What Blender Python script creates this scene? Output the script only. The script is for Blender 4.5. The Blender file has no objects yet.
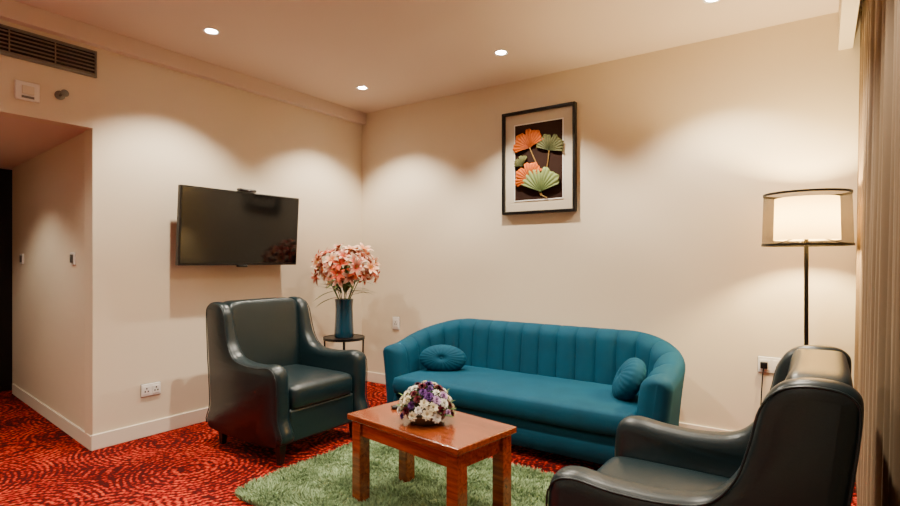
import bpy, bmesh, math, random
import numpy as np
from mathutils import Vector, Matrix, Quaternion
random.seed(7); np.random.seed(7)
D=bpy.data; COL=bpy.context.scene.collection
pi=math.pi
def lin(r,g,b):
    f=lambda c:(c/255/12.92) if c/255<=.04045 else ((c/255+.055)/1.055)**2.4
    return (f(r),f(g),f(b),1)
# ---------------- materials
def mat(name,col,rough=.6,metal=0,bump=0,bscale=40,bdist=.01,var=0,vscale=6,sheen=0,emis=None,es=0,coat=0,spec=None):
    m=D.materials.new(name); m.use_nodes=True; nt=m.node_tree; b=nt.nodes['Principled BSDF']
    b.inputs['Base Color'].default_value=col; b.inputs['Roughness'].default_value=rough; b.inputs['Metallic'].default_value=metal
    if spec is not None: b.inputs['Specular IOR Level'].default_value=spec
    if sheen:
        b.inputs['Sheen Weight'].default_value=sheen; b.inputs['Sheen Roughness'].default_value=.4
        b.inputs['Sheen Tint'].default_value=tuple(min(1,c*3) for c in col[:3])+(1,)
    if coat: b.inputs['Coat Weight'].default_value=coat; b.inputs['Coat Roughness'].default_value=.15
    if emis: b.inputs['Emission Color'].default_value=emis; b.inputs['Emission Strength'].default_value=es
    tc=nt.nodes.new('ShaderNodeTexCoord')
    if bump:
        n=nt.nodes.new('ShaderNodeTexNoise'); n.inputs['Scale'].default_value=bscale; n.inputs['Detail'].default_value=4
        bp=nt.nodes.new('ShaderNodeBump'); bp.inputs['Strength'].default_value=bump; bp.inputs['Distance'].default_value=bdist
        nt.links.new(tc.outputs['Object'],n.inputs['Vector']); nt.links.new(n.outputs['Fac'],bp.inputs['Height']); nt.links.new(bp.outputs['Normal'],b.inputs['Normal'])
    if var:
        n=nt.nodes.new('ShaderNodeTexNoise'); n.inputs['Scale'].default_value=vscale; n.inputs['Detail'].default_value=3
        r=nt.nodes.new('ShaderNodeMix'); r.data_type='RGBA'
        r.inputs[6].default_value=tuple(c*(1-var) for c in col[:3])+(1,); r.inputs[7].default_value=tuple(min(1,c*(1+var)) for c in col[:3])+(1,)
        nt.links.new(tc.outputs['Object'],n.inputs['Vector']); nt.links.new(n.outputs['Fac'],r.inputs[0]); nt.links.new(r.outputs[2],b.inputs['Base Color'])
    return m
def attr_mat(name,rough=.6,spec=.5):
    m=D.materials.new(name); m.use_nodes=True; nt=m.node_tree; b=nt.nodes['Principled BSDF']
    a=nt.nodes.new('ShaderNodeAttribute'); a.attribute_name='Col'
    nt.links.new(a.outputs['Color'],b.inputs['Base Color']); b.inputs['Roughness'].default_value=rough; b.inputs['Specular IOR Level'].default_value=spec
    return m
M_wall=mat('wall_paint',lin(218,204,180),.75,bump=.05,bscale=90,bdist=.004,var=.02,vscale=2)
M_ceil=mat('ceiling_paint',lin(218,202,188),.85,var=.02,vscale=1)
M_trim=mat('trim_paint',lin(226,216,198),.5)
M_leather=mat('dark_green_leather',lin(10,29,34),.33,bump=.3,bscale=160,bdist=.0012,var=.15,vscale=5,spec=.5)
M_velvet=mat('teal_velvet',lin(0,60,82),.8,bump=.1,bscale=60,bdist=.003,var=.28,vscale=7,sheen=.25,spec=.2)
M_black=mat('black_metal',lin(14,13,14),.4,metal=.4)
M_tvb=mat('tv_plastic',lin(10,10,12),.35)
M_tvs=mat('tv_screen',lin(5,5,6),.1,spec=.4)
M_white=mat('white_plastic',lin(235,232,226),.35)
M_grey=mat('grey_metal',lin(120,118,115),.35,metal=.7)
M_wooddark=mat('dark_wood',lin(26,15,12),.4,var=.2,vscale=10)
M_vase=mat('teal_ceramic',lin(8,56,76),.25,coat=.4)
M_attr=attr_mat('petals',.6,.2); M_fib=attr_mat('shag_fibre',.95,.1)
# wood for the table
def wood():
    m=D.materials.new('cherry_wood'); m.use_nodes=True; nt=m.node_tree; b=nt.nodes['Principled BSDF']
    tc=nt.nodes.new('ShaderNodeTexCoord'); mp=nt.nodes.new('ShaderNodeMapping'); mp.inputs['Scale'].default_value=(2,18,18)
    n=nt.nodes.new('ShaderNodeTexNoise'); n.inputs['Scale'].default_value=3; n.inputs['Detail'].default_value=6; n.inputs['Distortion'].default_value=.6
    cr=nt.nodes.new('ShaderNodeValToRGB'); e=cr.color_ramp.elements
    e[0].position=.3; e[0].color=lin(86,34,13); e[1].position=.72; e[1].color=lin(146,68,28)
    nt.links.new(tc.outputs['Object'],mp.inputs[0]); nt.links.new(mp.outputs[0],n.inputs['Vector']); nt.links.new(n.outputs['Fac'],cr.inputs[0]); nt.links.new(cr.outputs[0],b.inputs['Base Color'])
    b.inputs['Roughness'].default_value=.22; b.inputs['Coat Weight'].default_value=.7; b.inputs['Coat Roughness'].default_value=.08
    return m
M_wood=wood()
def carpet():
    m=D.materials.new('patterned_carpet'); m.use_nodes=True; nt=m.node_tree; b=nt.nodes['Principled BSDF']; N=nt.nodes.new; L=nt.links.new
    g=N('ShaderNodeNewGeometry')
    big=N('ShaderNodeTexVoronoi'); big.inputs['Scale'].default_value=1.5; big.inputs['Randomness'].default_value=.9
    L(g.outputs['Position'],big.inputs['Vector'])
    mul=N('ShaderNodeMath'); mul.operation='MULTIPLY'; mul.inputs[1].default_value=150; L(big.outputs['Distance'],mul.inputs[0])
    s=N('ShaderNodeMath'); s.operation='SINE'; L(mul.outputs[0],s.inputs[0])
    sm=N('ShaderNodeTexVoronoi'); sm.inputs['Scale'].default_value=50; L(g.outputs['Position'],sm.inputs['Vector'])
    dd=N('ShaderNodeMath'); dd.operation='MULTIPLY_ADD'; dd.inputs[1].default_value=-1.5; dd.inputs[2].default_value=.95; L(sm.outputs['Distance'],dd.inputs[0])
    ad=N('ShaderNodeMath'); ad.operation='MULTIPLY_ADD'; ad.inputs[1].default_value=.3; L(s.outputs[0],ad.inputs[0]); L(dd.outputs[0],ad.inputs[2])
    nz=N('ShaderNodeTexNoise'); nz.inputs['Scale'].default_value=2.5; nz.inputs['Detail'].default_value=2; L(g.outputs['Position'],nz.inputs['Vector'])
    a2=N('ShaderNodeMath'); a2.operation='MULTIPLY_ADD'; a2.inputs[1].default_value=1.3; L(nz.outputs['Fac'],a2.inputs[0]); L(ad.outputs[0],a2.inputs[2])
    a3=N('ShaderNodeMath'); a3.operation='SUBTRACT'; a3.inputs[1].default_value=.58; L(a2.outputs[0],a3.inputs[0])
    cr=N('ShaderNodeValToRGB'); e=cr.color_ramp.elements
    e[0].position=.0; e[0].color=lin(62,8,8); e[1].position=1; e[1].color=lin(200,74,34)
    x=e.new(.3); x.color=lin(112,12,9); x=e.new(.6); x.color=lin(162,25,15)
    L(a3.outputs[0],cr.inputs[0]); L(cr.outputs[0],b.inputs['Base Color'])
    b.inputs['Roughness'].default_value=.95; b.inputs['Specular IOR Level'].default_value=.1
    f=N('ShaderNodeTexNoise'); f.inputs['Scale'].default_value=260; L(g.outputs['Position'],f.inputs['Vector'])
    bp=N('ShaderNodeBump'); bp.inputs['Strength'].default_value=.5; bp.inputs['Distance'].default_value=.006; L(f.outputs['Fac'],bp.inputs['Height']); L(bp.outputs[0],b.inputs['Normal'])
    return m
M_carpet=carpet()
def shade_mat(name,col,tr,tl=.6):
    m=D.materials.new(name); m.use_nodes=True; nt=m.node_tree; nt.nodes.clear(); N=nt.nodes.new; L=nt.links.new
    o=N('ShaderNodeOutputMaterial'); t=N('ShaderNodeBsdfTranslucent'); d=N('ShaderNodeBsdfDiffuse'); tp=N('ShaderNodeBsdfTransparent')
    t.inputs[0].default_value=col; d.inputs[0].default_value=col
    m1=N('ShaderNodeMixShader'); m1.inputs[0].default_value=tl; L(d.outputs[0],m1.inputs[1]); L(t.outputs[0],m1.inputs[2])
    m2=N('ShaderNodeMixShader'); m2.inputs[0].default_value=tr; L(m1.outputs[0],m2.inputs[1]); L(tp.outputs[0],m2.inputs[2])
    L(m2.outputs[0],o.inputs[0]); return m
M_sheer=shade_mat('sheer_shade',lin(84,74,56),.5,.5)
M_inner=shade_mat('inner_shade',lin(214,188,138),.0,.3)
M_curt=mat('taupe_curtain',lin(116,96,72),.8,bump=.1,bscale=200,bdist=.002,var=.08,vscale=3,sheen=.1)
# ---------------- geometry helpers
def empty(name,loc=(0,0,0),rz=0):
    e=D.objects.new(name,None); e.empty_display_size=.1; COL.objects.link(e); e.location=loc; e.rotation_euler=(0,0,rz); return e
def mk(name,v,f,m,parent=None,smooth=True,bevel=0,seg=3,cols=None,sub=0,angle=None):
    me=D.meshes.new(name); me.from_pydata([tuple(p) for p in v],[],f); me.update()
    bm=bmesh.new(); bm.from_mesh(me); 
    if cols is None: bmesh.ops.recalc_face_normals(bm,faces=bm.faces)
    bm.to_mesh(me); bm.free()
    if m: me.materials.append(m)
    if cols is not None:
        a=me.color_attributes.new(name='Col',type='FLOAT_COLOR',domain='POINT')
        arr=np.ones((len(v),4),dtype=np.float32); arr[:,:3]=np.array(cols,dtype=np.float32)[:,:3]; a.data.foreach_set('color',arr.ravel())
    o=D.objects.new(name,me); COL.objects.link(o)
    if parent: o.parent=parent
    for p in me.polygons: p.use_smooth=smooth
    if bevel:
        b=o.modifiers.new('b','BEVEL'); b.width=bevel; b.segments=seg; b.limit_method='ANGLE'; b.angle_limit=math.radians(35)
        w=o.modifiers.new('w','WEIGHTED_NORMAL'); w.keep_sharp=True
    if sub:
        s=o.modifiers.new('s','SUBSURF'); s.levels=sub; s.render_levels=sub
    return o
def box(name,x0,x1,y0,y1,z0,z1,m,parent=None,bevel=0,seg=3):
    v=[(x,y,z) for z in (z0,z1) for y in (y0,y1) for x in (x0,x1)]
    f=[(0,2,3,1),(4,5,7,6),(0,1,5,4),(2,6,7,3),(0,4,6,2),(1,3,7,5)]
    return mk(name,v,f,m,parent,smooth=bool(bevel),bevel=bevel,seg=seg)
def sgp(c,e): return math.copysign(abs(c)**e,c)
def superbox(name,c,h,m,parent=None,e=.3,ez=.5,nu=48,nv=24,fn=None):
    v=[];f=[]
    for j in range(nv+1):
        tt=2*j/nv-1; ph=pi/2*math.copysign(1-(1-abs(tt))**(2 if ez<.6 else 1),tt)
        for i in range(nu):
            th=2*pi*i/nu
            x=sgp(math.cos(ph),ez)*sgp(math.cos(th),e); y=sgp(math.cos(ph),ez)*sgp(math.sin(th),e); z=sgp(math.sin(ph),ez)
            p=Vector((x*h[0],y*h[1],z*h[2]))
            if fn: p=fn(p,x,y,z)
            v.append((c[0]+p[0],c[1]+p[1],c[2]+p[2]))
    for j in range(nv):
        for i in range(nu):
            a=j*nu+i;b=j*nu+(i+1)%nu; f.append((a,b,b+nu,a+nu))
    o=mk(name,v,f,m,parent)
    bm=bmesh.new(); bm.from_mesh(o.data); bmesh.ops.remove_doubles(bm,verts=bm.verts,dist=1e-5); bmesh.ops.recalc_face_normals(bm,faces=bm.faces); bm.to_mesh(o.data); bm.free()
    for p in o.data.polygons: p.use_smooth=True
    return o
def lathe(name,prof,m,parent=None,c=(0,0,0),n=48,smooth=True,closed=False):
    v=[];f=[]
    for r,z in prof:
        for i in range(n):
            t=2*pi*i/n; v.append((c[0]+r*math.cos(t),c[1]+r*math.sin(t),c[2]+z))
    k=len(prof)
    for j in range(k-1 if not closed else k):
        for i in range(n):
            a=j*n+i;b=j*n+(i+1)%n; a2=((j+1)%k)*n+i; b2=((j+1)%k)*n+(i+1)%n
            f.append((a,b,b2,a2))
    if not closed:
        if prof[0][0]>0: f.append(tuple(range(n))[::-1])
        if prof[-1][0]>0: f.append(tuple((k-1)*n+i for i in range(n)))
    o=mk(name,v,f,m,parent,smooth=smooth)
    if smooth:
        w=o.modifiers.new('e','EDGE_SPLIT'); w.split_angle=math.radians(40)
    return o
def tube(name,pts,r,m,parent=None,cyc=False):
    cu=D.curves.new(name,'CURVE'); cu.dimensions='3D'; cu.bevel_depth=r; cu.bevel_resolution=3; cu.use_fill_caps=True
    s=cu.splines.new('POLY'); s.points.add(len(pts)-1); s.use_cyclic_u=cyc
    for p,q in zip(s.points,pts): p.co=(*q,1)
    o=D.objects.new(name,cu); COL.objects.link(o); cu.materials.append(m)
    if parent:o.parent=parent
    return o
def catmull(P,n=8):
    out=[];k=len(P)
    for i in range(k):
        a,b,c,d=[Vector(P[(i+j-1)%k]) for j in range(4)]
        for s in range(n):
            t=s/n; out.append(.5*((2*b)+(c-a)*t+(2*a-5*b+4*c-d)*t*t+(3*b-a-3*c+d)*t**3))
    return out
# ---------------- room shell
H=2.7; ZR=2.066
box('floor',-2.6,4.4,-5.9,.1,-.1,0,M_carpet)
box('ceiling',-.15,4.4,-5.9,.1,H,H+.1,M_ceil)
box('wall_back',-.15,4.4,0,.1,0,H,M_wall)
box('wall_left',-.12,0,-2.44,0,0,H,M_wall)
box('wall_left_header',-.12,0,-4.0,-2.44,ZR,H,M_wall)
box('wall_left_rear',-.12,0,-5.8,-4.0,0,H,M_wall)
box('wall_right',4.3,4.4,-5.8,0,0,H,M_wall)
box('wall_rear',-.12,4.4,-5.9,-5.8,0,H,M_wall)
# corridor
d=Vector((-.995,.1,0)); nrm=Vector((.1,.995,0))
def strip(name,t0,t1,z0,z1,off0,off1,m,bevel=0,parent=None):
    A=Vector((0,-2.44,0)); v=[]
    for z in (z0,z1):
        for t,o in ((t0,off0),(t1,off0),(t1,off1),(t0,off1)):
            p=A+d*t+nrm*o; v.append((p.x,p.y,z))
    return mk(name,v,[(3,2,1,0),(4,5,6,7),(0,1,5,4),(1,2,6,5),(2,3,7,6),(3,0,4,7)],m,parent,smooth=False,bevel=bevel)
strip('wall_corridor',.11,2.3,0,ZR,0,.1,M_wall)
box('ceiling_corridor',-2.6,-.12,-4.1,-2.1,ZR,ZR+.1,M_ceil)
box('wall_corridor_near',-2.4,-.12,-4.1,-4.0,0,ZR,M_wall)
box('wall_corridor_end',-2.5,-2.4,-4.1,-2.1,0,ZR,M_wooddark)
strip('baseboard_corridor',0,2.24,0,.09,-.012,0,M_trim)
dr=empty('door_1',(-2.31,-2.8,0))
box('door_leaf',-.04,.0,-.48,.5,.005,2.04,M_wooddark,dr,.004)
box('door_lock_plate',0,.012,.30,.36,.95,1.2,M_grey,dr,.003)
tube('door_lever',[(.01,.33,1.05),(.06,.33,1.05),(.06,.22,1.05)],.01,M_grey,dr)
# trims
box('baseboard_left',0,.014,-2.452,0,0,.1,M_trim,bevel=.004)
box('baseboard_back',.014,4.29,-.014,0,0,.1,M_trim,bevel=.004)
box('trim_cornice_left',0,.06,-5.8,0,H-.11,H,M_ceil)
box('trim_pelmet',3.915,3.985,-5.8,0,2.47,H,M_wall)
# AC grille
g=empty('air_vent',(0,-2.87,2.475))
box('vent_frame_top',0,.015,-.45,.45,.07,.085,M_grey,g); box('vent_frame_bottom',0,.015,-.45,.45,-.085,-.07,M_grey,g)
box('vent_frame_end_1',0,.015,.44,.45,-.07,.07,M_grey,g); box('vent_frame_end_2',0,.015,-.45,-.44,-.07,.07,M_grey,g)
box('vent_recess',.0,.003,-.44,.44,-.07,.07,M_black,g)
M_vent=mat('vent_metal',lin(140,124,106),.5)
for i in range(6):
    z=-.058+.0235*i
    mk('vent_louver_%d'%i,[(.003,-.44,z),(.003,.44,z),(.014,.44,z-.011),(.014,-.44,z-.011),(.003,-.44,z+.002),(.003,.44,z+.002),(.014,.44,z-.009),(.014,-.44,z-.009)],[(0,1,2,3),(7,6,5,4),(3,2,6,7),(0,4,5,1)],M_vent,g,smooth=False)
for i in range(1,4): box('vent_post_%d'%i,.003,.015,-.45+i*.225-.002,-.45+i*.225+.002,-.07,.07,M_vent,g)
# thermostat & sprinkler
t=empty('thermostat',(0,-2.785,2.21)); box('plate',0,.018,-.06,.06,-.055,.055,M_white,t,.006); box('dial',.018,.026,-.03,.03,-.02,.03,M_trim,t,.004); box('screen',.018,.022,-.03,.03,-.043,-.03,M_grey,t)
s=empty('fire_sprinkler',(0,-2.62,2.23))
q=lathe('escutcheon',[(.028,0),(.028,.006),(.012,.01)],M_grey,s); q.rotation_euler=(0,pi/2,0)
tube('stem',[(0,0,0),(.06,0,0)],.009,M_grey,s)
q=lathe('deflector',[(.02,0),(.022,.003),(.01,.006)],M_grey,s); q.rotation_euler=(0,pi/2,0); q.location=(.075,0,0)
tube('yoke',[(.04,-.008,.0),(.055,-.018,.0),(.075,-.012,.0)],.003,M_grey,s);tube('yoke_2',[(.04,.008,.0),(.055,.018,.0),(.075,.012,.0)],.003,M_grey,s)
# outlets
def outlet(name,loc,rz,w,h,n):
    e=empty(name,loc,rz) # plate faces local -Y
    box('plate',-w/2,w/2,-.01,0,-h/2,h/2,M_white,e,.004)
    box('shadow_gap',-w/2-.002,w/2+.002,-.003,0,-h/2-.002,h/2+.002,M_grey,e)
    for i in range(n):
        cx=(i-(n-1)/2)*w/n
        box('module_%d'%i,cx-w/n*.38,cx+w/n*.38,-.014,-.01,-h*.32,h*.32,M_white,e,.002)
        for k,(a,b) in enumerate(((-.01,-.008),(.01,-.008),(0,.012))):
            box('hole_%d_%d'%(i,k),cx+a-.004,cx+a+.004,-.0155,-.0135,b-.005,b+.005,M_black,e)
    return e
outlet('wall_outlet',(0,-2.08,.32),pi/2,.13,.085,2)
outlet('wall_outlet',(.46,0,.61),0,.085,.12,1)
o=outlet('wall_outlet',(3.575,0,.555),0,.15,.1,2)
box('plug',-.06,-.02,-.05,-.0155,-.02,.02,M_black,o,.004)
tube('cord',[(-.04,-.045,-.01),(-.045,-.06,-.06),(-.05,-.06,-.15),(-.06,-.05,-.35),(-.0,-.05,-.53),(.1,-.1,-.548)],.004,M_black,o)
def sw(name,t,z,w,h):
    A=Vector((0,-2.44,z))+d*t; e=empty(name,A,math.atan2(-d.y,-d.x)); box('plate',-w/2,w/2,-.012,0,-h/2,h/2,M_white,e,.003); box('rocker',-w/3,w/3,-.018,-.012,-h/3,h/3,M_grey,e,.002)
sw('light_switch',.4,1.23,.09,.085); sw('light_switch',1.89,1.23,.1,.09)
# ---------------- downlights
LC=(1,.885,.71)
def downlight(x,y,z=H,p=60,sz=112):
    e=empty('ceiling_downlight',(x,y,z))
    lathe('ring',[(.036,-.003),(.05,-.006),(.052,0),(.036,0)],M_white,e,closed=True)
    lathe('lens',[(.0,-.0022),(.036,-.0022)],M_glow,e)
    L=D.lights.new('downlight_spot','SPOT'); L.energy=p; L.spot_size=math.radians(sz); L.spot_blend=.5; L.shadow_soft_size=.03; L.color=LC
    o=D.objects.new('downlight_spot',L); COL.objects.link(o); o.parent=e; o.location=(0,0,-.02)
M_glow=mat('led_lens',(1,1,1,1),.5,emis=(1,.93,.82,1),es=30)
for x in (.6,1.96,3.33):
    for y in (-.61,-1.99,-3.4,-4.8): downlight(x,y,p=185 if y>-3 else 75,sz=110)
downlight(-1.1,-3.1,ZR,45,125)
# ---------------- curtain
def curtain():
    v=[];f=[];ny=420;nz=40
    for j in range(nz+1):
        z=.015+(2.66-.015)*j/nz
        for i in range(ny+1):
            y=-.03-3.1*i/ny
            k=2*pi/.15
            ph=1.2*math.sin(y*5.1)+.7*math.sin(y*11+1)
            amp=.040*(1-.3*j/nz)
            x=4.020+.035*j/nz+amp*math.sin(k*y+ph)+.008*math.sin(2.7*k*y+z*.6)
            v.append((x,y,z))
    for j in range(nz):
        for i in range(ny):
            a=j*(ny+1)+i; f.append((a,a+1,a+ny+2,a+ny+1))
    o=mk('curtain',v,f,M_curt); s=o.modifiers.new('s','SOLIDIFY'); s.thickness=.004
curtain()
# ---------------- TV
tv=empty('television',(.125,-1.44,1.465)); 
tvb=empty('tv_body',(0,0,0)); tvb.parent=tv; tvb.rotation_euler=(0,math.radians(4),0)
box('bezel',-.02,.02,-.515,.515,-.285,.285,M_tvb,tvb,.006); box('screen',.0205,.022,-.503,.503,-.265,.275,M_tvs,tvb)
box('rear_housing',-.055,-.02,-.33,.33,-.2,.15,M_tvb,tvb,.02)
box('wall_bracket',-.123,-.055,-.2,.2,-.1,.1,M_black,tv,.004)
box('logo_tab',-.01,.02,-.04,.04,-.3,-.284,M_tvb,tvb,.003)
box('webcam_bar',-.02,.03,-.06,.09,.287,.31,M_tvb,tvb,.01)
q=lathe('webcam_lens',[(0,.004),(.008,.004),(.01,0)],M_grey,tvb); q.rotation_euler=(0,pi/2,0); q.location=(.03,.015,.3)
# ---------------- framed picture
pic=empty('framed_picture',(1.968,-.002,2.015)); W,Hh=.32,.42
def frame_bar(n,x0,x1,z0,z1): box(n,x0,x1,-.045,0,z0,z1,M_black,pic,.004)
M_mat=mat('mat_board',lin(200,188,166),.8); M_panel=mat('brown_panel',lin(44,28,22),.9,spec=.1)
frame_bar('frame_left',-W,-W+.022,-Hh,Hh);frame_bar('frame_right',W-.022,W,-Hh,Hh);frame_bar('frame_top',-W+.022,W-.022,Hh-.022,Hh);frame_bar('frame_bottom',-W+.022,W-.022,-Hh,-Hh+.022)
box('mat_board',-W+.022,W-.022,-.014,0,-Hh+.022,Hh-.022,M_mat,pic)
for n,a in (('l',(-.216,-.208,-.315,.315)),('r',(.208,.216,-.315,.315)),('t',(-.208,.208,.307,.315)),('b',(-.208,.208,-.315,-.307))): box('inner_fillet_'+n,a[0],a[1],-.02,-.014,a[2],a[3],M_white,pic)
box('brown_panel',-.208,.208,-.018,-.014,-.307,.307,M_panel,pic)
def ginkgo(n,cx,cz,R,ang,c1,c2,spread=1.25,y=-.03):
    v=[];f=[];cols=[];na=56;nr=10
    for j in range(nr+1):
        r=j/nr
        for i in range(na+1):
            a=(i/na*2-1)*spread
            rr=R*r*(1+.05*math.sin(a*9)+.02*math.sin(a*23) - .22*math.exp(-(a/.09)**2)*r)*(1-.1*abs(a/spread)**3)
            X=cx+rr*math.sin(a+ang); Z=cz+rr*math.cos(a+ang)
            Y=y-.012*r*abs(math.sin(a*14))-.012*math.sin(r*pi)
            v.append((X,Y,Z)); k=(.55+.45*abs(math.sin(a*14)))
            cols.append([(c1[q]*(1-r)+c2[q]*r)*k for q in range(3)])
    for j in range(nr):
        for i in range(na):
            a=j*(na+1)+i; f.append((a,a+1,a+na+2,a+na+1))
    o=mk('ginkgo_leaf_'+n,v,f,M_attr,pic,cols=cols); s=o.modifiers.new('s','SOLIDIFY'); s.thickness=.004
OR=lin(120,50,6);OR2=lin(196,92,10);GR=lin(50,56,32);GR2=lin(98,98,56);PG=lin(72,92,50);PG2=lin(132,146,88)
ginkgo('1',-.07,.11,.15,-.3,OR,OR2,1.5,-.03)
ginkgo('2',.10,.07,.13,.25,GR,GR2,1.5,-.03)
ginkgo('3',-.13,-.03,.085,-.5,GR,GR2,1.1,-.028)
ginkgo('4',-.06,-.15,.14,-.5,OR,OR2,1.5,-.034)
ginkgo('5',.03,-.25,.19,.05,PG,PG2,1.25,-.04)
M_gold=mat('leaf_stem',lin(150,116,56),.4,metal=.4)
for i,(P,Q,S) in enumerate((((-.07,.11),(-.01,-.02),(.05,-.2)),((.10,.07),(.09,-.02),(.06,-.15)),((.03,-.25),(.04,-.28),(.08,-.3)),((-.06,-.15),(.0,-.22),(.03,-.28)))):
    tube('stem_%d'%i,[(P[0],-.028,P[1]),(Q[0],-.03,Q[1]),(S[0],-.028,S[1])],.004,M_gold,pic)
# ---------------- floor lamp
lx,ly=3.765,-.40
lp=empty('floor_lamp',(lx,ly,0))
lathe('base',[(0,0.001),(.14,.001),(.145,.01),(.14,.02),(.03,.028),(.012,.04)],M_black,lp)
lathe('pole',[(.011,.03),(.011,1.36)],M_black,lp,n=20)
R1,R0=.212,.204
def opencyl(n_,prof,m):
    o=lathe(n_,prof,m,lp,n=72)
    bm=bmesh.new(); bm.from_mesh(o.data); bmesh.ops.delete(bm,geom=[q for q in bm.faces if len(q.verts)>4],context='FACES_ONLY'); bm.to_mesh(o.data); bm.free()
opencyl('outer_shade',[(R1,1.305),(R0,1.58)],M_sheer)
opencyl('inner_shade',[(.155,1.33),(.15,1.56)],M_inner)
for n,r,z in (('rim_bottom',R1,1.303),('rim_top',R0,1.582)):
    lathe(n,[(r-.003,z-.006),(r+.003,z-.006),(r+.003,z+.006),(r-.003,z+.006)],M_black,lp,n=72,closed=True)
for i in range(3):
    a=2*pi*i/3+.4; tube('spider_%d'%i,[(0,0,1.36),(R1*math.cos(a),R1*math.sin(a),1.306)],.003,M_black,lp)
M_bulb=mat('bulb_glass',(1,1,1,1),.4,emis=(1,.75,.45,1),es=15)
superbox('bulb',(0,0,1.39),(.025,.025,.03),M_bulb,lp,e=1,ez=1,nu=20,nv=12)
L=D.lights.new('lamp_bulb_light','POINT'); L.energy=125; L.color=(1,.76,.38); L.shadow_soft_size=.03
o=D.objects.new('lamp_bulb_light',L); COL.objects.link(o); o.parent=lp; o.location=(0,0,1.455)
# ---------------- sofa
sf=empty('sofa',(0,0,0))
def sofa_shell():
    xl,xr,yb,yf,r=1.2,3.06,-.31,-.93,.30
    segs=[];A=abs(yf-(yb-r)); arc=r*pi/2; B=(xr-r)-(xl+r); tot=2*A+2*arc+B
    def P(s):
        if s<A: return Vector((xl,yf+s,0)),Vector((-1,0,0))
        s-=A
        if s<arc:
            t=s/r; return Vector((xl+r-r*math.cos(t),yb-r+r*math.sin(t),0)),Vector((-math.cos(t),math.sin(t),0))
        s-=arc
        if s<B: return Vector((xl+r+s,yb,0)),Vector((0,1,0))
        s-=B
        if s<arc:
            t=s/r; return Vector((xr-r+r*math.sin(t),yb-r+r*math.cos(t),0)),Vector((math.sin(t),math.cos(t),0))
        s-=arc
        return Vector((xr,yb-r-s,0)),Vector((1,0,0))
    ns=640; v=[];f=[]; th=.075
    nch=20; w=tot/nch
    prof=[]
    for k in range(13): prof.append(('i',k/12))
    for k in range(1,12): prof.append(('t',k/12))
    for k in range(13): prof.append(('o',1-k/12))
    for q in range(ns+1):
        u=q/ns; s=tot*u
        s=min(max(s,1e-4),tot-1e-4); p,n=P(s); de=min(s,tot-s)
        cap=math.sqrt(max(0,1-(max(0,.075-de)/.075)**2))*.97+.03
        rise=min(1,max(0,(de-.05)/(A+arc*.9))); rise=rise*rise*(3-2*rise)
        top=.575+.165*rise-.03*(1-cap)
        gro=abs(math.sin(pi*s/w))**.5
        flare=.05+.02*(1-rise)
        for kind,k in prof:
            t=th*cap
            zt=top-t
            if kind=='i': o=-t; z=.1+(zt-.1)*k; fl=flare*((z-.1)/.6)**1.5; bump=.028*gro*min(1,k*3)
            elif kind=='t':
                a=pi*k; o=-t*math.cos(a); z=zt+t*math.sin(a)*1.0; fl=flare*((z-.1)/.6)**1.5; bump=.028*gro*max(0,math.cos(a/1.4)) if a<2.2 else 0
            else: o=t; z=.1+(zt-.1)*k; fl=flare*((z-.1)/.6)**1.5; bump=0
            if kind=='t': z+=bump*.3*math.sin(pi*k)
            pt=p+n*(o-bump+fl); v.append((pt.x,pt.y,z))
    m=len(prof)
    for q in range(ns):
        for k in range(m):
            k2=(k+1)%m; f.append((q*m+k,q*m+k2,(q+1)*m+k2,(q+1)*m+k))
    f.append(tuple(range(m))); f.append(tuple(ns*m+k for k in range(m))[::-1])
    mk('back_and_arms',v,f,M_velvet,sf)
sofa_shell()
def seatfn(p,x,y,z): 
    return Vector((p.x,p.y,p.z*(1+.06*(1-abs(x))*(1-abs(y)))))
superbox('seat_cushion',(2.13,-.675,.31),(.87,.345,.08),M_velvet,sf,e=.12,ez=.35,nu=120,nv=24,fn=seatfn)
superbox('base',(2.13,-.66,.155),(.90,.325,.1),M_velvet,sf,e=.12,ez=.2,nu=120,nv=16)
for i,(x,y) in enumerate(((1.3,-.88),(2.96,-.88),(1.35,-.4),(2.9,-.4))): lathe('leg_%d'%i,[(.018,0.001),(.026,.09)],M_black,sf,(x,y,0),n=20)
def cushion(name,loc,h,rot):
    e=empty(name,loc); e.rotation_euler=rot
    v=[];f=[];nu=96;nv=28
    for j in range(nv+1):
        ph=-pi/2+pi*j/nv
        for i in range(nu):
            th=2*pi*i/nu; pl=1+.035*abs(math.sin(th*12))**.6*abs(math.sin(2*ph))
            r=abs(math.cos(ph))**.8; z=sgp(math.sin(ph),.9)*(1-.28*math.exp(-(r/.14)**2))
            v.append((r*h[0]*math.cos(th)*pl,r*h[1]*math.sin(th)*pl,z*h[2]*pl))
    for j in range(nv):
        for i in range(nu):
            a=j*nu+i;b=j*nu+(i+1)%nu; f.append((a,b,b+nu,a+nu))
    mk('pleated_cover',v,f,M_velvet,e)
    for sg in (1,-1): superbox('button_%d'%(sg>0),(0,0,sg*h[2]*.74),(.018,.018,.01),M_velvet,e,e=1,ez=1,nu=16,nv=8)
cushion('round_cushion',(1.48,-.65,.472),(.18,.105,.08),(math.radians(75),0,math.radians(25)))
cushion('round_cushion',(2.875,-.66,.495),(.14,.14,.07),(0,math.radians(-62),math.radians(25)))
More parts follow.
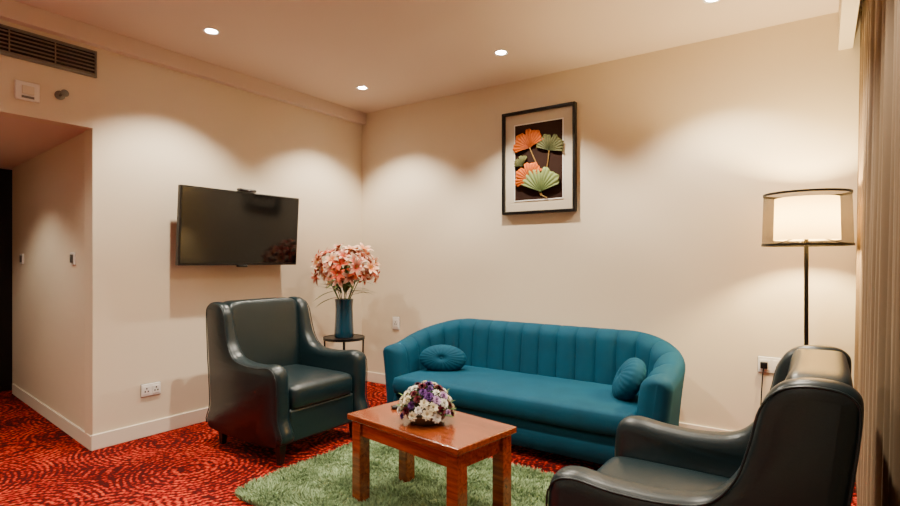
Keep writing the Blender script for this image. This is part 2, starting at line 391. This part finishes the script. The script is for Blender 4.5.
# ---------------- wing armchairs
def armchair(loc,rz,sc=1):
    e=empty('wing_armchair',loc,rz); e.scale=(sc,sc,sc)
    prof=[(.39,.13),(.405,.3),(.405,.5),(.385,.585),(.32,.612),(.2,.60),(.06,.60),(-.06,.625),(-.13,.70),(-.165,.80),(-.19,.90),(-.235,.955),(-.31,.972),(-.385,.955),(-.40,.88),(-.365,.6),(-.34,.3),(-.33,.13)]
    P=catmull([(a,b,0) for a,b in prof],5); n=len(P)
    for sg,nm in ((1,'left'),(-1,'right')):
        T=.115; lay=12; v=[];f=[]
        for L_ in range(lay+1):
            u=L_/lay*2-1; ins=.045*(1-math.sqrt(max(0,1-abs(u)**3.2)))
            for i,p in enumerate(P):
                tg=(P[(i+1)%n]-P[i-1]); nn=Vector((tg.y,-tg.x,0)).normalized()
                q=p-nn*ins*(1 if p.y>.14 else 0)
                wing=max(0,(p.y-.62)/.35)
                yy=.322+u*T/2*(1-.25*wing)
                fl=.02*max(0,(p.x)/.4)*(p.y/.6)
                v.append((q.x,sg*(yy+fl),q.y))
        for L_ in range(lay):
            for i in range(n):
                j=(i+1)%n; f.append((L_*n+i,L_*n+j,(L_+1)*n+j,(L_+1)*n+i))
        f.append(tuple(range(n))[::-1]); f.append(tuple(lay*n+i for i in range(n)))
        mk('side_panel_'+nm,v,f,M_leather,e)
        pts=[(p.x-.0,sg*(.322+T/2*(1-.25*max(0,(p.y-.62)/.35))-.008+.02*max(0,p.x/.4)*(p.y/.6)),p.y) for p in P if p.y>.14]
        pts=[(x*.982+.0005,y,z-.016 if z>.55 else z) for x,y,z in pts]
        tube('piping_'+nm,pts,.0035,M_leather,e)
    def bf(p,x,y,z):
        zz=p.z; xx=p.x-.16*(zz+.32)/.64*.55; 
        dish=.03*(1-y*y); 
        return Vector((xx-dish*max(0,x)*.7,p.y,zz))
    superbox('back_cushion',(-.22,0,.645),(.085,.30,.328),M_leather,e,e=.25,ez=.22,nu=72,nv=48,fn=bf)
    superbox('seat_cushion',(.085,0,.395),(.32,.268,.085),M_leather,e,e=.16,ez=.35,nu=80,nv=32,fn=lambda p,x,y,z:Vector((p.x,p.y,p.z*(1+.12*(1-x*x)*(1-y*y)))))
    tube('seat_piping',[( .085+.31*sgp(math.cos(2*pi*i/60),.16), .262*sgp(math.sin(2*pi*i/60),.16),.44) for i in range(60)],.004,M_leather,e,True)
    box('seat_base',-.3,.385,-.275,.275,.12,.33,M_leather,e,.02)
    box('back_panel',-.37,-.3,-.30,.30,.13,.6,M_leather,e,.02)
    for i,(x,y) in enumerate(((.34,.31),(.34,-.31),(-.29,.3),(-.29,-.3))):
        v=[];
        for z,r in ((.001,.016),(.135,.027)):
            for a,b in ((-1,-1),(1,-1),(1,1),(-1,1)): v.append((x+a*r,y+b*r,z))
        mk('leg_%d'%i,v,[(3,2,1,0),(4,5,6,7),(0,1,5,4),(1,2,6,5),(2,3,7,6),(3,0,4,7)],M_wooddark,e,smooth=False,bevel=.003)
    return e
armchair((.855,-1.60,0),math.radians(0),.97)
armchair((3.53,-2.06,0),math.radians(180),.96)
# ---------------- coffee table
ct=empty('coffee_table',(2.279,-1.883,0),math.radians(-8)); a,b=.375,.205
box('table_top',-a,a,-b,b,.42,.45,M_wood,ct,.006)
box('apron_front',-a+.05,a-.05,-b+.03,-b+.05,.345,.42,M_wood,ct,.002);box('apron_rear',-a+.05,a-.05,b-.05,b-.03,.345,.42,M_wood,ct,.002)
box('apron_left',-a+.03,-a+.05,-b+.05,b-.05,.345,.42,M_wood,ct,.002);box('apron_right',a-.05,a-.03,-b+.05,b-.05,.345,.42,M_wood,ct,.002)
for i,(sx,sy) in enumerate(((-1,-1),(1,-1),(1,1),(-1,1))):
    x=sx*(a-.05);y=sy*(b-.05); box('leg_%d'%i,x-.032,x+.032,y-.032,y+.032,.014,.42,M_wood,ct,.004)
rm=empty('remote_control',(2.06,-1.79,.4505),math.radians(50)); box('body',-.075,.075,-.02,.02,.0,.016,M_tvb,rm,.005)
for i in range(5):
    for j in range(2): box('button_%d_%d'%(i,j),-.055+i*.022,-.045+i*.022,-.012+j*.014,-.004+j*.014,.016,.018,M_grey,rm)
# ---------------- shag rug
def rug():
    x0,x1,y0,y1=1.31,3.0,-2.33,-1.16; r=.12
    def inside(x,y,m=0):
        dx=max(x0+r-x,0,x-(x1-r)); dy=max(y0+r-y,0,y-(y1-r)); return math.hypot(dx,dy)<r-m
    e=empty('shag_rug')
    pts=[]
    for cx,cy,a0 in ((x1-r,y1-r,0),(x0+r,y1-r,pi/2),(x0+r,y0+r,pi),(x1-r,y0+r,1.5*pi)):
        for k in range(9): a=a0+pi/2*k/8; pts.append((cx+(r-.01)*math.cos(a),cy+(r-.01)*math.sin(a)))
    n=len(pts); v=[(x,y,.001) for x,y in pts]+[(x,y,.012) for x,y in pts]
    mk('rug_backing',v,[tuple(range(n))[::-1],tuple(range(n,2*n))]+[(i,(i+1)%n,n+(i+1)%n,n+i) for i in range(n)],mat('rug_base',lin(92,112,80),.95),e,smooth=False)
    N=80000; v=[];f=[];c=[]
    base=np.array(lin(128,150,110)[:3])
    k=0
    while k<N:
        x=random.uniform(x0,x1);y=random.uniform(y0,y1)
        if not inside(x,y): continue
        cl=math.sin(x*38+3*math.sin(y*17))*math.sin(y*41+2*math.sin(x*23))
        h=random.uniform(.016,.026)+.005*cl
        an=random.uniform(0,2*pi); ln=random.uniform(.004,.018); w=random.uniform(.002,.0035)
        lx_=math.cos(an)*ln+.008*math.sin(x*19+y*7); ly_=math.sin(an)*ln+.008*math.cos(y*23-x*5)
        pa=an+pi/2; wx=math.cos(pa)*w; wy=math.sin(pa)*w; i=len(v)
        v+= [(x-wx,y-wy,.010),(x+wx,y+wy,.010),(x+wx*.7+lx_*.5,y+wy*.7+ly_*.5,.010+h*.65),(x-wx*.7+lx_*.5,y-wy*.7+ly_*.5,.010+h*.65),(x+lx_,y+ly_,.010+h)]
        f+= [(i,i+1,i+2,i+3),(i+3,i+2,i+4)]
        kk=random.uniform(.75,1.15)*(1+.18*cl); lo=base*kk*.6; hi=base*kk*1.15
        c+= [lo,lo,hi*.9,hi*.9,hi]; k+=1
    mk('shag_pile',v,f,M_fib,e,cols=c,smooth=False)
rug()
# ---------------- side table with vase and lilies
tx,ty,tz=.43,-.66,.55
st=empty('side_table',(tx,ty,0))
lathe('top',[(0,tz-.012),(.17,tz-.012),(.175,tz-.006),(.17,tz),(0,tz)],M_wooddark,st)
lathe('top_rim',[(.172,tz-.018),(.178,tz-.018),(.178,tz+.004),(.172,tz+.004)],M_black,st,closed=True)
for i in range(4):
    an=pi/4+pi/2*i; c_,s_=math.cos(an),math.sin(an); tube('leg_%d'%i,[(.165*c_,.165*s_,tz-.01),(.155*c_,.155*s_,.006)],.008,M_black,st)
lathe('lower_ring',[(.152,.12),(.162,.12),(.162,.13),(.152,.13)],M_black,st,closed=True)
vs=empty('flower_vase',(tx,ty,tz+.001))
lathe('vase_body',[(0,0),(.078,0),(.084,.01),(.082,.06),(.076,.16),(.074,.24),(.076,.30),(.08,.33),(.072,.33),(.064,.29),(.055,.05),(0,.04)],M_vase,vs)
class MB:
    def __init__(s): s.v=[];s.f=[];s.c=[]
    def petal(s,O,fw,up,L,W,curve,c0,c1,na=6,cup=.15,tip=.8,lift=.3,kp=1):
        side=fw.cross(up).normalized(); i0=len(s.v)
        for a in range(na+1):
            t=a/na; w=W*(math.sin(pi*min(1,.06+t*.94))**tip)*.5
            q=O+fw*(L*t)+up*(L*(lift*t-curve*t*t))
            for b in (-1,0,1):
                s.v.append(q+side*(b*w)+up*(cup*w*abs(b)))
                k=(t if b else t*.7)**kp
                s.c.append([c0[j]*(1-k)+c1[j]*k for j in range(3)])
        for a in range(na):
            for b in range(2):
                i=i0+a*3+b; s.f.append((i,i+1,i+4,i+3))
    def done(s,name,parent): return mk(name,s.v,s.f,M_attr,parent,cols=s.c)
def frame(n):
    n=n.normalized(); a=n.orthogonal().normalized(); return a,n.cross(a)
fl=MB()
cen=Vector((.03,0,.595)); golden=pi*(3-5**.5)
NF=66
for k in range(NF):
    zz=1-1.55*(k+.5)/NF; th=golden*k+random.uniform(-.2,.2); rr=math.sqrt(max(0,1-zz*zz))
    dr=Vector((rr*math.cos(th),rr*math.sin(th),zz)); sc=random.uniform(.68,1.08)
    O=cen+Vector((dr.x*.275,dr.y*.275,dr.z*.18))*sc
    n=(dr+Vector((random.uniform(-.3,.3),random.uniform(-.3,.3),random.uniform(-.1,.4)))).normalized(); a1,a2=frame(n)
    pk=random.random(); L_=random.uniform(.065,.09)
    if pk<.5: inner,outer=lin(176,44,12),lin(244,224,198)
    elif pk<.75: inner,outer=lin(206,110,40),lin(248,236,214)
    else: inner,outer=lin(160,36,14),lin(214,104,64)
    for q in range(6):
        an=2*pi*q/6+random.uniform(-.12,.12)
        fw=(a1*math.cos(an)+a2*math.sin(an)); fl.petal(O,(fw*.95+n*.15).normalized(),n,L_,L_*(.42 if q%2 else .34),random.uniform(.35,.75),inner,outer,lift=.7,kp=1.5)
    for q in range(5):
        an=2*pi*q/5; fw=(a1*math.cos(an)*.35+a2*math.sin(an)*.35+n).normalized()
        fl.petal(O,fw,a1,L_*.5,.007,0,lin(220,200,120),lin(130,40,10),na=3,tip=.3)
fl.done('lily_blooms',vs)
lv=MB()
for k in range(46):
    th=random.uniform(0,2*pi); el=random.uniform(-.35,1.2)
    dr=Vector((math.cos(th)*math.cos(el),math.sin(th)*math.cos(el),math.sin(el)))
    O=Vector((dr.x*.03,dr.y*.03,.34+random.uniform(0,.15))); up=(Vector((0,0,1))-dr*dr.z); up=up.normalized() if up.length>.05 else Vector((1,0,0))
    lv.petal(O,dr,up,random.uniform(.2,.27),.035,.35,lin(50,70,34),lin(110,120,70),na=7)
lv.done('leaves',vs)
for k in range(9):
    th=2*pi*k/9; tube('flower_stem_%d'%k,[(.03*math.cos(th),.03*math.sin(th),.08),(.05*math.cos(th),.05*math.sin(th),.33),(.13*math.cos(th),.13*math.sin(th),.5)],.004,mat('stem_green',lin(70,96,50),.6) if k==0 else D.materials['stem_green'],vs)
# ---------------- centrepiece on the coffee table
cp=empty('flower_centerpiece',(2.285,-1.91,.451))
lathe('bowl',[(0,0),(.07,0),(.09,.02),(.1,.045),(.09,.045),(0,.03)],mat('bowl_ceramic',lin(90,70,50),.5),cp)
fb=MB(); NB=64
pal=[(lin(240,234,220),lin(250,246,236)),(lin(214,196,140),lin(250,240,212)),(lin(54,18,70),lin(96,48,120)),(lin(62,6,20),lin(100,14,34)),(lin(170,120,176),lin(200,160,204))]
for k in range(NB):
    zz=1-1.0*(k+.5)/NB; th=golden*k; rr=math.sqrt(max(0,1-zz*zz))
    dr=Vector((rr*math.cos(th),rr*math.sin(th),zz)); O=Vector((dr.x*.122,dr.y*.122,.04+dr.z*.135))
    c0,c1=random.choices(pal,[5,4,4,3.5,1])[0]; n=(dr+Vector((0,0,.15))).normalized(); a1,a2=frame(n); L_=random.uniform(.02,.030)
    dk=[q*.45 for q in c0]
    for ring,(m,el) in enumerate(((9,.15),(8,.55),(6,1.0),(4,1.35))):
        for q in range(m):
            an=2*pi*(q+.5*ring)/m; fw=((a1*math.cos(an)+a2*math.sin(an))*math.cos(el)+n*math.sin(el)).normalized()
            up=(n-fw*fw.dot(n)).normalized() if ring<3 else a1
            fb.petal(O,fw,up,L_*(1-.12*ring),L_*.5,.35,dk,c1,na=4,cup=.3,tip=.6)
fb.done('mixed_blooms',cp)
lv=MB()
for k in range(60):
    th=golden*k; el=random.uniform(-.02,1.2); dr=Vector((math.cos(th)*math.cos(el),math.sin(th)*math.cos(el),math.sin(el)))
    up=(Vector((0,0,1))-dr*dr.z).normalized(); lv.petal(Vector((dr.x*.055,dr.y*.055,.035+.05*dr.z)),dr,up,random.uniform(.09,.115),.03,.12,lin(40,70,34),lin(90,120,64),na=5,lift=.15)
lv.done('foliage',cp)
# ---------------- world & camera
w=D.worlds.new('w'); bpy.context.scene.world=w; w.use_nodes=True; w.node_tree.nodes['Background'].inputs[0].default_value=(.5,.45,.4,1); w.node_tree.nodes['Background'].inputs[1].default_value=.3
cam=D.cameras.new('camera'); co=D.objects.new('camera',cam); COL.objects.link(co)
co.location=(3.835,-3.932,1.22); co.rotation_euler=(pi/2,0,math.radians(34.9)); cam.sensor_width=36; cam.lens=533/900*36; cam.shift_y=7/900; cam.clip_start=.02
bpy.context.scene.camera=co
